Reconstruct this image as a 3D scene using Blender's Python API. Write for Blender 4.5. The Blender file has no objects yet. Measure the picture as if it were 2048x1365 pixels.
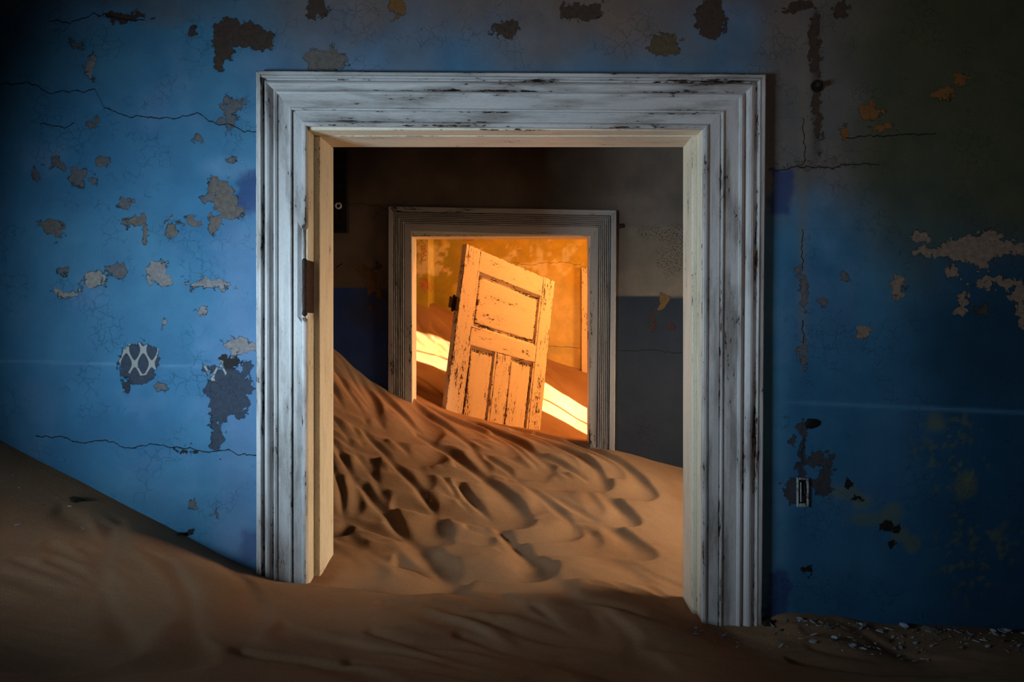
import bpy, bmesh, math, random
import numpy as np
from mathutils import Vector, Matrix, Euler

scene = bpy.context.scene
COL = scene.collection
random.seed(7)
RNG = np.random.default_rng(11)

# ---------------------------------------------------------------- camera
FOC, VX, VY, CAMY, CAMZ = 1365.0, 1075.0, 650.0, -2.4, 1.6
cam_d = bpy.data.cameras.new('camera')
cam_d.sensor_width = 36.0
cam_d.lens = FOC / 2048 * 36.0
cam_d.shift_x = -(VX - 1024) / 2048
cam_d.shift_y = -(682.5 - VY) / 2048
cam_d.clip_start = 0.02
cam = bpy.data.objects.new('camera', cam_d)
cam.location = (0, CAMY, CAMZ)
cam.rotation_euler = (math.pi / 2, 0, 0)
COL.objects.link(cam)
scene.camera = cam

# ---------------------------------------------------------------- world, sun, daylight, exposure
w = bpy.data.worlds.new('sky'); scene.world = w
w.use_nodes = True
w.node_tree.nodes['Background'].inputs[0].default_value = (0.30, 0.45, 0.80, 1)
w.node_tree.nodes['Background'].inputs[1].default_value = 0.12

def lamp(name, kind, loc, aim, energy, color, **kw):
    d = bpy.data.lights.new(name, kind)
    d.energy = energy; d.color = color
    for k, v in kw.items():
        setattr(d, k, v)
    o = bpy.data.objects.new(name, d)
    o.location = loc
    o.rotation_euler = (Vector(aim) - Vector(loc)).to_track_quat('-Z', 'Y').to_euler()
    COL.objects.link(o)
    return o

# low evening sun through the window of the far room
lamp('evening_sun', 'SUN', (6, 3.2, 3.3), (6 - 1, 3.2 - 0.0, 3.3 - 0.25), 75.0, (1.0, 0.66, 0.32), angle=math.radians(0.7))
# daylight at the window of the near room (left wall)
lamp('near_window_daylight', 'AREA', (-2.32, -1.75, 1.46), (-0.85, 0.0, 1.60), 25.0, (0.64, 0.86, 1.0), shape='RECTANGLE', size=1.0, size_y=0.6, spread=math.radians(82))
# weak warm fill lamp added behind the camera, at an assumed doorway
lamp('rear_warm_fill', 'AREA', (0.9, -4.35, 1.7), (0.7, 0, 2.5), 1.6, (1.0, 0.66, 0.42), shape='RECTANGLE', size=0.9, size_y=1.2, spread=math.radians(60))
# daylight at the small window of the passage (right wall)
lamp('passage_window_daylight', 'AREA', (2.24, 0.85, 1.55), (-0.3, 0.65, 0.75), 21.0, (1.0, 0.75, 0.49), shape='RECTANGLE', size=0.8, size_y=0.8, spread=math.radians(80))
# orange fill lamp added to light the leaning door, at a made-up roof gap
lamp('far_room_fill', 'AREA', (0.95, 2.15, 3.28), (-0.25, 2.5, 1.3), 74.0, (1.0, 0.33, 0.07), shape='RECTANGLE', size=0.9, size_y=0.8)
lamp('far_window_daylight', 'AREA', (2.30, 3.05, 1.75), (0.0, 2.9, 1.3), 80.0, (1.0, 0.42, 0.09), shape='RECTANGLE', size=0.5, size_y=1.3)

scene.view_settings.view_transform = 'Standard'
scene.view_settings.look = 'None'
scene.view_settings.exposure = 0.0
scene.view_settings.gamma = 1.0
scene.view_settings.use_curve_mapping = False

# ---------------------------------------------------------------- helpers
def W(px, py, d):
    return Vector(((px - VX) * d / FOC, d + CAMY, CAMZ - (py - VY) * d / FOC))

def lin(r, g, b):
    f = lambda c: (c / 255 / 12.92) if c / 255 <= 0.04045 else ((c / 255 + 0.055) / 1.055) ** 2.4
    return (f(r), f(g), f(b))

_T = RNG.random((257, 257))
def vnoise(x, y, s=0):
    x = np.asarray(x, float) + s * 17.31; y = np.asarray(y, float) + s * 9.77
    xi = np.floor(x).astype(int); yi = np.floor(y).astype(int)
    fx = x - xi; fy = y - yi
    fx = fx * fx * (3 - 2 * fx); fy = fy * fy * (3 - 2 * fy)
    a = _T[xi % 257, yi % 257]; b = _T[(xi + 1) % 257, yi % 257]
    c = _T[xi % 257, (yi + 1) % 257]; d = _T[(xi + 1) % 257, (yi + 1) % 257]
    return (a * (1 - fx) + b * fx) * (1 - fy) + (c * (1 - fx) + d * fx) * fy - 0.5
def fbm(x, y, s=0, o=4):
    t = 0; a = 1.0; f = 1.0
    for i in range(o):
        t = t + a * vnoise(x * f, y * f, s + i * 3); a *= 0.5; f *= 2.03
    return t
def sstep(a, b, x):
    t = np.clip((x - a) / (b - a), 0, 1)
    return t * t * (3 - 2 * t)

def new_obj(name, me, mat=None, parent=None):
    o = bpy.data.objects.new(name, me)
    COL.objects.link(o)
    if mat is not None and not me.materials:
        me.materials.append(mat)
    if parent is not None:
        o.parent = parent
    return o

def mesh(name, verts, faces, mat=None, parent=None, smooth=False):
    me = bpy.data.meshes.new(name)
    me.from_pydata([tuple(v) for v in verts], [], faces)
    me.update()
    if smooth:
        me.shade_smooth()
    return new_obj(name, me, mat, parent)

def empty(name, loc=(0, 0, 0)):
    o = bpy.data.objects.new(name, None)
    o.location = loc; o.empty_display_size = 0.05
    COL.objects.link(o)
    return o

def tag(o, label=None, cat=None, group=None, kind=None):
    if label: o['label'] = label
    if cat: o['category'] = cat
    if group: o['group'] = group
    if kind: o['kind'] = kind
    return o

def fattr(me, name, vals, typ='FLOAT'):
    a = me.attributes.new(name, typ, 'POINT')
    vals = np.asarray(vals, np.float32)
    key = {'FLOAT': 'value', 'FLOAT_VECTOR': 'vector', 'FLOAT_COLOR': 'color'}[typ]
    a.data.foreach_set(key, vals.ravel())

# ---------------------------------------------------------------- node helper
class NT:
    def __init__(self, name, rough=0.8, spec=0.25):
        self.m = bpy.data.materials.new(name); self.m.use_nodes = True
        self.t = self.m.node_tree; self.b = self.t.nodes['Principled BSDF']
        self.b.inputs['Roughness'].default_value = rough
        self.b.inputs['Specular IOR Level'].default_value = spec
    def n(self, typ, **kw):
        x = self.t.nodes.new(typ)
        for k, v in kw.items(): setattr(x, k, v)
        return x
    def link(self, a, b): self.t.links.new(a, b)
    def put(self, sock, v):
        if isinstance(v, bpy.types.NodeSocket): self.link(v, sock)
        elif isinstance(v, tuple) and len(v) == 3 and sock.type == 'RGBA': sock.default_value = (*v, 1)
        else: sock.default_value = v
    def attr(self, name, out='Fac'):
        return self.n('ShaderNodeAttribute', attribute_name=name).outputs[out]
    def math(self, op, a, b=0.0, c=None, clamp=False):
        x = self.n('ShaderNodeMath', operation=op, use_clamp=clamp)
        self.put(x.inputs[0], a); self.put(x.inputs[1], b)
        if c is not None: self.put(x.inputs[2], c)
        return x.outputs[0]
    def ramp(self, v, lo, hi, a=0.0, b=1.0):
        x = self.n('ShaderNodeMapRange', interpolation_type='SMOOTHSTEP')
        self.put(x.inputs[0], v); x.inputs[1].default_value = lo; x.inputs[2].default_value = hi
        x.inputs[3].default_value = a; x.inputs[4].default_value = b
        return x.outputs[0]
    def mix(self, f, a, b, mode='MIX'):
        x = self.n('ShaderNodeMix', data_type='RGBA', blend_type=mode)
        self.put(x.inputs[0], f); self.put(x.inputs[6], a); self.put(x.inputs[7], b)
        return x.outputs[2]
    def noise(self, vec, scale, detail=3.0, rough=0.55, out=0, distort=0.0):
        x = self.n('ShaderNodeTexNoise')
        if vec is not None: self.link(vec, x.inputs['Vector'])
        x.inputs['Scale'].default_value = scale; x.inputs['Detail'].default_value = detail
        x.inputs['Roughness'].default_value = rough; x.inputs['Distortion'].default_value = distort
        return x.outputs[out]
    def vmul(self, v, s):
        x = self.n('ShaderNodeVectorMath', operation='MULTIPLY')
        self.link(v, x.inputs[0]); x.inputs[1].default_value = s
        return x.outputs[0]
    def obj(self): return self.n('ShaderNodeTexCoord').outputs['Object']
    def color(self, c): self.put(self.b.inputs['Base Color'], c)
    def bump(self, h, dist=0.002, strength=1.0):
        x = self.n('ShaderNodeBump'); x.inputs['Strength'].default_value = strength
        x.inputs['Distance'].default_value = dist
        self.link(h, x.inputs['Height']); self.link(x.outputs[0], self.b.inputs['Normal'])

# ---------------------------------------------------------------- materials
def mat_peeling_wall(name, spots=0.0, spotcol=(0.02, 0.02, 0.02), crackle=1.0):
    t = NT(name, 0.75, 0.3); p = t.obj()
    base = t.attr('paint', 'Color'); under = t.attr('under', 'Color')
    n1 = t.noise(p, 38, 7, 0.62); n2 = t.noise(p, 7, 5, 0.6); n3 = t.noise(p, 220, 3, 0.6)
    f = t.math('MULTIPLY_ADD', t.math('SUBTRACT', n1, 0.5), 0.095, t.attr('peel'))
    m = t.ramp(f, 0.0, 0.0022)
    c = t.mix(t.ramp(n2, 0.25, 0.75), t.mix(1.0, base, (0.66, 0.74, 0.80), 'MULTIPLY'), base)
    c = t.mix(t.ramp(n3, 0.35, 0.75, 0.0, 0.22), c, t.mix(1.0, base, (1.35, 1.3, 1.25), 'MULTIPLY'))
    # tiny flaked freckles and hairline crazing
    vo = t.n('ShaderNodeTexVoronoi', feature='DISTANCE_TO_EDGE'); vo.inputs['Scale'].default_value = 26
    wv = t.n('ShaderNodeVectorMath', operation='ADD'); t.link(p, wv.inputs[0])
    t.link(t.vmul(t.noise(p, 30, 3, 0.6, out=1), (0.05, 0.05, 0.05)), wv.inputs[1]); t.link(wv.outputs[0], vo.inputs['Vector'])
    craz = t.math('MULTIPLY', t.ramp(vo.outputs['Distance'], 0.012, 0.035, 1.0, 0.0), t.ramp(t.noise(p, 5.5, 4, 0.65), 0.50, 0.60))
    craz = t.math('MULTIPLY', craz, crackle)
    c = t.mix(t.math('MULTIPLY', craz, 0.28), c, t.mix(1.0, base, (0.22, 0.22, 0.25), 'MULTIPLY'))
    fre = t.ramp(t.noise(p, 75, 3, 0.6), 0.735, 0.75)
    c = t.mix(t.math('MULTIPLY', fre, 0.75), c, t.mix(1.0, under, (0.5, 0.5, 0.52), 'MULTIPLY'))
    if spots > 0:
        sp = t.math('MULTIPLY', t.ramp(t.noise(p, 120, 4, 0.7), 0.52, 0.58), t.ramp(t.attr('spots'), 0.1, 0.8))
        c = t.mix(t.math('MULTIPLY', sp, spots), c, spotcol)
    uc = t.mix(t.ramp(t.noise(p, 55, 5, 0.7), 0.3, 0.7), t.mix(1.0, under, (0.62, 0.60, 0.60), 'MULTIPLY'), under)
    # stencilled border showing through: pale interlaced strands on slate
    sx = t.n('ShaderNodeSeparateXYZ'); t.link(p, sx.inputs[0])
    ux = t.math('MULTIPLY', t.math('SUBTRACT', sx.outputs[0], W(278, 0, 2.4).x), 6.2831 / 0.060)
    uz = t.math('MULTIPLY', t.math('SUBTRACT', sx.outputs[2], W(0, 700, 2.4).z), 6.2831 / 0.098)
    sw = t.math('MULTIPLY', t.math('COSINE', uz), 0.85)
    o1 = t.math('ABSOLUTE', t.math('SUBTRACT', t.math('SINE', ux), sw))
    strand = t.ramp(o1, 0.30, 0.48, 1.0, 0.0)
    strand = t.math('MULTIPLY', strand, t.ramp(t.attr('stencil'), 0.35, 0.5))
    strand = t.math('MULTIPLY', strand, t.ramp(t.noise(p, 45, 3), 0.34, 0.42))
    uc = t.mix(strand, uc, lin(150, 150, 148))
    c = t.mix(m, c, uc)
    rim = t.math('MULTIPLY', t.ramp(f, -0.0035, 0.0, 0.0, 1.0), t.ramp(f, 0.0006, 0.003, 1.0, 0.0))
    rim = t.math('MULTIPLY', rim, t.ramp(t.noise(p, 24, 3), 0.44, 0.60))
    c = t.mix(t.math('MULTIPLY', rim, 0.8), c, (0.012, 0.011, 0.012))
    cr = t.math('ABSOLUTE', t.math('MULTIPLY_ADD', t.math('SUBTRACT', t.noise(p, 60, 4, 0.6), 0.5), 0.012, t.attr('crack')))
    cm = t.ramp(cr, 0.0007, 0.0022, 1.0, 0.0)
    c = t.mix(cm, c, (0.008, 0.008, 0.009))
    t.color(c)
    h = t.math('SUBTRACT', t.math('MULTIPLY', n3, 0.16), t.math('MULTIPLY', m, 1.0))
    h = t.math('SUBTRACT', h, t.math('MULTIPLY', cm, 1.2))
    h = t.math('ADD', h, t.math('MULTIPLY', n2, 1.2)); h = t.math('SUBTRACT', h, t.math('MULTIPLY', craz, 0.35))
    h = t.math('ADD', h, t.math('MULTIPLY', rim, 0.5))
    t.bump(h, 0.0035, 0.8)
    return t.m

def mat_painted_wood(name, paint, dirt, wood, wear=0.5, blot=0.5, along=9.0, rough=0.55):
    """white paint over brown timber, chipped along arrises and along the grain"""
    t = NT(name, rough, 0.35); g = t.attr('grain', 'Vector'); e = t.attr('edge')
    n1 = t.noise(t.vmul(g, (along, 45, 45)), 1.6, 6, 0.65)
    n2 = t.noise(t.vmul(g, (1.0, 4, 4)), 3.4, 5, 0.6)
    n3 = t.noise(t.vmul(g, (60, 160, 160)), 1.0, 4, 0.7)
    n4 = t.noise(t.vmul(g, (34, 90, 90)), 1.0, 6, 0.72)
    v = t.math('MULTIPLY', n1, 0.35)
    v = t.math('MULTIPLY_ADD', n2, 0.65, v)
    v = t.math('MULTIPLY_ADD', t.math('POWER', e, 1.5), 0.13, v)
    v = t.math('MULTIPLY_ADD', t.math('SUBTRACT', n4, 0.5), 0.75, v)
    th = 0.80 - 0.20 * wear
    m = t.ramp(v, th, th + 0.02)
    c = t.mix(t.ramp(n2, 0.42, 0.68, 0.0, blot), paint, dirt)
    c = t.mix(t.ramp(n3, 0.4, 0.75, 0.0, 0.35), c, t.mix(1.0, c, (0.62, 0.6, 0.58), 'MULTIPLY'))
    streak = t.ramp(t.noise(t.vmul(g, (2.2, 120, 120)), 1.0, 4, 0.6), 0.60, 0.72)
    c = t.mix(t.math('MULTIPLY', streak, 0.2), c, t.mix(1.0, wood, (1.6, 1.6, 1.6), 'MULTIPLY'))
    pit = t.ramp(t.noise(t.vmul(g, (150, 260, 260)), 1.0, 2, 0.6), 0.66, 0.70)
    pit = t.math('MULTIPLY', pit, t.ramp(t.noise(t.vmul(g, (6, 30, 30)), 1.0, 3, 0.6), 0.46, 0.60))
    c = t.mix(t.math('MULTIPLY', pit, 0.7), c, wood)
    wc = t.mix(t.ramp(n3, 0.3, 0.7), wood, t.mix(1.0, wood, (0.35, 0.33, 0.32), 'MULTIPLY'))
    t.color(t.mix(m, c, wc))
    h = t.math('SUBTRACT', t.math('MULTIPLY', n3, 0.25), m)
    h = t.math('ADD', h, t.math('MULTIPLY', n1, 0.4))
    t.bump(h, 0.0014, 0.8)
    return t.m

def mat_sand():
    t = NT('wind_blown_sand', 0.95, 0.08); p = t.obj()
    a = t.noise(p, 2.3, 4, 0.55); g = t.noise(p, 900, 2, 0.6); g2 = t.noise(p, 260, 3, 0.6)
    c = t.mix(t.ramp(a, 0.35, 0.7), lin(160, 126, 98), lin(144, 108, 80))
    c = t.mix(t.ramp(g, 0.48, 0.68, 0.0, 0.75), c, lin(84, 62, 47))
    c = t.mix(t.ramp(g2, 0.60, 0.72, 0.0, 0.65), c, lin(188, 152, 118))
    t.color(c)
    h = t.math('ADD', t.math('MULTIPLY', g, 0.5), t.math('MULTIPLY', g2, 0.9))
    h = t.math('ADD', h, t.math('MULTIPLY', t.noise(t.vmul(p, (18, 60, 18)), 1.0, 3, 0.5), 1.1))
    t.bump(h, 0.0022, 0.6)
    return t.m

def mat_plain(name, c1, c2, scale=60, rough=0.7, metal=0.0, dist=0.001, lo=0.4, hi=0.65):
    t = NT(name, rough, 0.3); p = t.obj()
    n = t.noise(p, scale, 5, 0.65)
    t.color(t.mix(t.ramp(n, lo, hi), c1, c2)); t.b.inputs['Metallic'].default_value = metal
    t.bump(n, dist, 0.7)
    return t.m

M = {}
M['blue_wall'] = mat_peeling_wall('blue_distempered_wall')
M['passage_wall'] = mat_peeling_wall('passage_wall', spots=0.9, spotcol=(0.012, 0.008, 0.006), crackle=0.5)
M['ochre_wall'] = mat_peeling_wall('ochre_wall', spots=0.0, crackle=0.4)
M['frame'] = mat_painted_wood('weathered_white_frame', lin(196, 194, 196), lin(136, 130, 128), lin(60, 42, 32), wear=0.60, blot=0.9)
M['jamb'] = mat_painted_wood('cream_jamb_paint', lin(226, 216, 196), lin(196, 184, 160), lin(74, 50, 34), wear=0.62, blot=0.5)
M['passage_frame'] = mat_painted_wood('grey_white_passage_frame', lin(178, 170, 164), lin(140, 130, 124), lin(44, 32, 26), wear=0.5, blot=0.5)
M['leaf'] = mat_painted_wood('peeling_white_door_paint', lin(236, 216, 190), lin(214, 188, 158), lin(88, 50, 30), wear=0.86, blot=0.35)
M['leaf_stile'] = mat_painted_wood('chipped_door_stile_paint', lin(236, 216, 190), lin(214, 188, 158), lin(88, 50, 30), wear=1.12, blot=0.35)
M['sand'] = mat_sand()
M['rust'] = mat_plain('rusted_iron', lin(58, 40, 34), lin(26, 21, 21), 90, 0.65, 0.4)
M['plaster'] = mat_plain('dull_plaster', lin(78, 76, 76), lin(56, 56, 58), 9, 0.9)
M['dark_wood'] = mat_plain('dark_stained_wood', lin(34, 27, 24), lin(18, 15, 14), 30, 0.6)
M['porcelain'] = mat_plain('white_porcelain', lin(225, 222, 214), lin(190, 184, 172), 30, 0.25)
M['box_paint'] = mat_plain('chipped_pale_paint', lin(150, 160, 166), lin(70, 66, 66), 55, 0.7, dist=0.002)
M['window_paint'] = mat_plain('bleached_window_wood', lin(190, 184, 172), lin(120, 104, 88), 22, 0.7)
M['near_black'] = mat_plain('matte_near_black', lin(20, 17, 16), lin(9, 8, 8), 60, 0.95)  # near black, for the wall hole, switch box back and knob base
M['bark'] = mat_plain('dark_crumbled_scrap', lin(44, 34, 28), lin(20, 16, 14), 80, 0.9, dist=0.004)
for i, (a, b) in enumerate([((196, 204, 212), (150, 160, 172)), ((150, 168, 188), (106, 128, 152)), ((176, 168, 158), (128, 118, 108)), ((120, 112, 104), (84, 76, 70))]):
    M['flake%d' % i] = mat_plain('paint_flake_tone', lin(*a), lin(*b), 120, 0.7, dist=0.0006)

# ---------------------------------------------------------------- slabs with openings (walls, ceiling, floor)
def slab(name, origin, U, V, N, du, dv, thick, holes, mat, step=None, field=None):
    """front face spans origin + u*U + v*V, body goes to +N*thick; holes = (u0,u1,v0,v1); fine grid when step is given"""
    U, V, N, origin = map(Vector, (U, V, N, origin))
    def cuts(L, hs):
        c = sorted(set([0.0, L] + [min(max(x, 0), L) for h in hs for x in h]))
        if step is None: return c
        out = []
        for a, b in zip(c, c[1:]):
            k = max(1, int(math.ceil((b - a) / step)))
            out += [a + (b - a) * i / k for i in range(k)]
        return out + [c[-1]]
    cu = cuts(du, [(h[0], h[1]) for h in holes]); cv = cuts(dv, [(h[2], h[3]) for h in holes])
    nu, nv = len(cu), len(cv)
    uu, vv = np.meshgrid(cu, cv, indexing='ij')
    o = np.array(origin); Un, Vn, Nn = map(np.array, (U, V, N))
    front = o + uu[..., None] * Un + vv[..., None] * Vn
    solid = np.ones((nu - 1, nv - 1), bool)
    for i in range(nu - 1):
        mu = (cu[i] + cu[i + 1]) / 2
        for h in holes:
            if h[0] < mu < h[1]:
                mv = (np.array(cv[:-1]) + np.array(cv[1:])) / 2
                solid[i, (mv > h[2]) & (mv < h[3])] = False
    idx = np.arange(nu * nv).reshape(nu, nv); K = nu * nv
    i, j = np.nonzero(solid)
    fl = np.stack([idx[i, j], idx[i + 1, j], idx[i + 1, j + 1], idx[i, j + 1]], 1)
    bk = fl[:, ::-1] + K
    sides = []
    pad = np.pad(solid, 1)
    for di, dj, a, b in ((-1, 0, (0, 1), (0, 0)), (1, 0, (1, 0), (1, 1)), (0, -1, (0, 0), (1, 0)), (0, 1, (1, 1), (0, 1))):
        ii, jj = np.nonzero(solid & ~pad[1 + di:1 + di + nu - 1, 1 + dj:1 + dj + nv - 1])
        p = idx[ii + a[0], jj + a[1]]; q = idx[ii + b[0], jj + b[1]]
        sides.append(np.stack([q, p, p + K, q + K], 1)[:, ::-1])
    faces = np.concatenate([fl, bk] + sides)
    verts = np.concatenate([front.reshape(-1, 3), (front + Nn * thick).reshape(-1, 3)])
    me = bpy.data.meshes.new(name)
    me.from_pydata(verts.tolist(), [], faces.tolist()); me.update()
    if field is not None:
        x = front[..., 0].ravel(); z = front[..., 2].ravel()
        for an, (ty, val) in field(x, z).items():
            val = np.asarray(val, np.float32)
            fattr(me, an, np.concatenate([val, val]), ty)
    ob = new_obj(name, me, mat)
    ob['kind'] = 'structure'
    return ob

def wall_fields(x, z, paint, patches, cracks, d, under0, stencil=None, spots=None):
    """patches: (px,py,rx,ry,rgb[,rot deg]) as seen on the wall at distance d"""
    k = d / FOC
    wx = x + 0.020 * fbm(x * 14, z * 14, 1) + 0.012 * fbm(x * 40, z * 40, 2)
    wz = z + 0.020 * fbm(x * 14, z * 14, 5) + 0.012 * fbm(x * 40, z * 40, 6)
    peel = np.full(x.shape, -0.2); under = np.tile(np.array([*under0, 1.0]), (x.size, 1))
    for pt in patches:
        px, py, rx, ry, rgb = pt[:5]; a = math.radians(pt[5]) if len(pt) > 5 else 0
        c = W(px, py, d); rx *= k; ry *= k
        dx = wx - c.x; dz = wz - c.z
        u = (dx * math.cos(a) + dz * math.sin(a)) / rx; v = (-dx * math.sin(a) + dz * math.cos(a)) / ry
        s = (1 - np.sqrt(u * u + v * v)) * min(rx, ry) * 1.1 + 0.004
        near = s > np.maximum(peel, -0.03)
        under[near, :3] = lin(*rgb)
        peel = np.maximum(peel, s)
    crack = np.full(x.shape, 1.0)
    for pts in cracks:
        P = [W(a, b, d) for a, b in pts]
        vert = abs(P[-1].z - P[0].z) > abs(P[-1].x - P[0].x)
        t = z if vert else x; o = x if vert else z
        pa = np.array([(p.z if vert else p.x) for p in P]); pb = np.array([(p.x if vert else p.z) for p in P])
        q = np.argsort(pa)
        c = np.interp(t, pa[q], pb[q]) + 0.014 * fbm(t * 16, t * 0 + len(P), 8, 4) + 0.009 * fbm(t * 55, t * 0 + len(P), 9, 2)
        dd = np.where((t > pa.min()) & (t < pa.max()), o - c, 1.0)
        crack = np.where(np.abs(dd) < np.abs(crack), dd, crack)
    out = {'paint': ('FLOAT_COLOR', np.concatenate([paint, np.ones((x.size, 1))], 1)), 'under': ('FLOAT_COLOR', under),
           'peel': ('FLOAT', peel), 'crack': ('FLOAT', crack),
           'stencil': ('FLOAT', np.zeros(x.size) if stencil is None else stencil),
           'spots': ('FLOAT', np.zeros(x.size) if spots is None else spots)}
    return out

def blend(c, rgb, f):
    f = np.clip(f, 0, 1)[:, None]
    return c * (1 - f) + np.array(lin(*rgb)) * f

def ell(x, z, px, py, rx, ry, d, soft=0.35, nz=0.25, seed=0):
    k = d / FOC; c = W(px, py, d)
    r = np.sqrt(((x - c.x) / (rx * k)) ** 2 + ((z - c.z) / (ry * k)) ** 2) + nz * fbm(x * 12, z * 12, 20 + seed)
    return sstep(1 + soft, 1 - soft, r)

def box_region(x, z, x0, x1, y0, y1, d, soft=3):
    k = d / FOC; a = W(x0, y0, d); b = W(x1, y1, d); s = soft * k
    n = 0.03 * fbm(x * 22, z * 22, 4)
    return sstep(a.x - s, a.x + s, x + n) * sstep(b.x + s, b.x - s, x + n) * sstep(b.z - s, b.z + s, z + n) * sstep(a.z + s, a.z - s, z + n)

GREY = (98, 98, 104); WARM = (108, 100, 96); BRN = (74, 58, 50); PALE = (136, 132, 134); SLATE = (50, 62, 82); OCH = (128, 88, 48); TAN = (140, 122, 108); DARK = (26, 24, 26)

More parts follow.
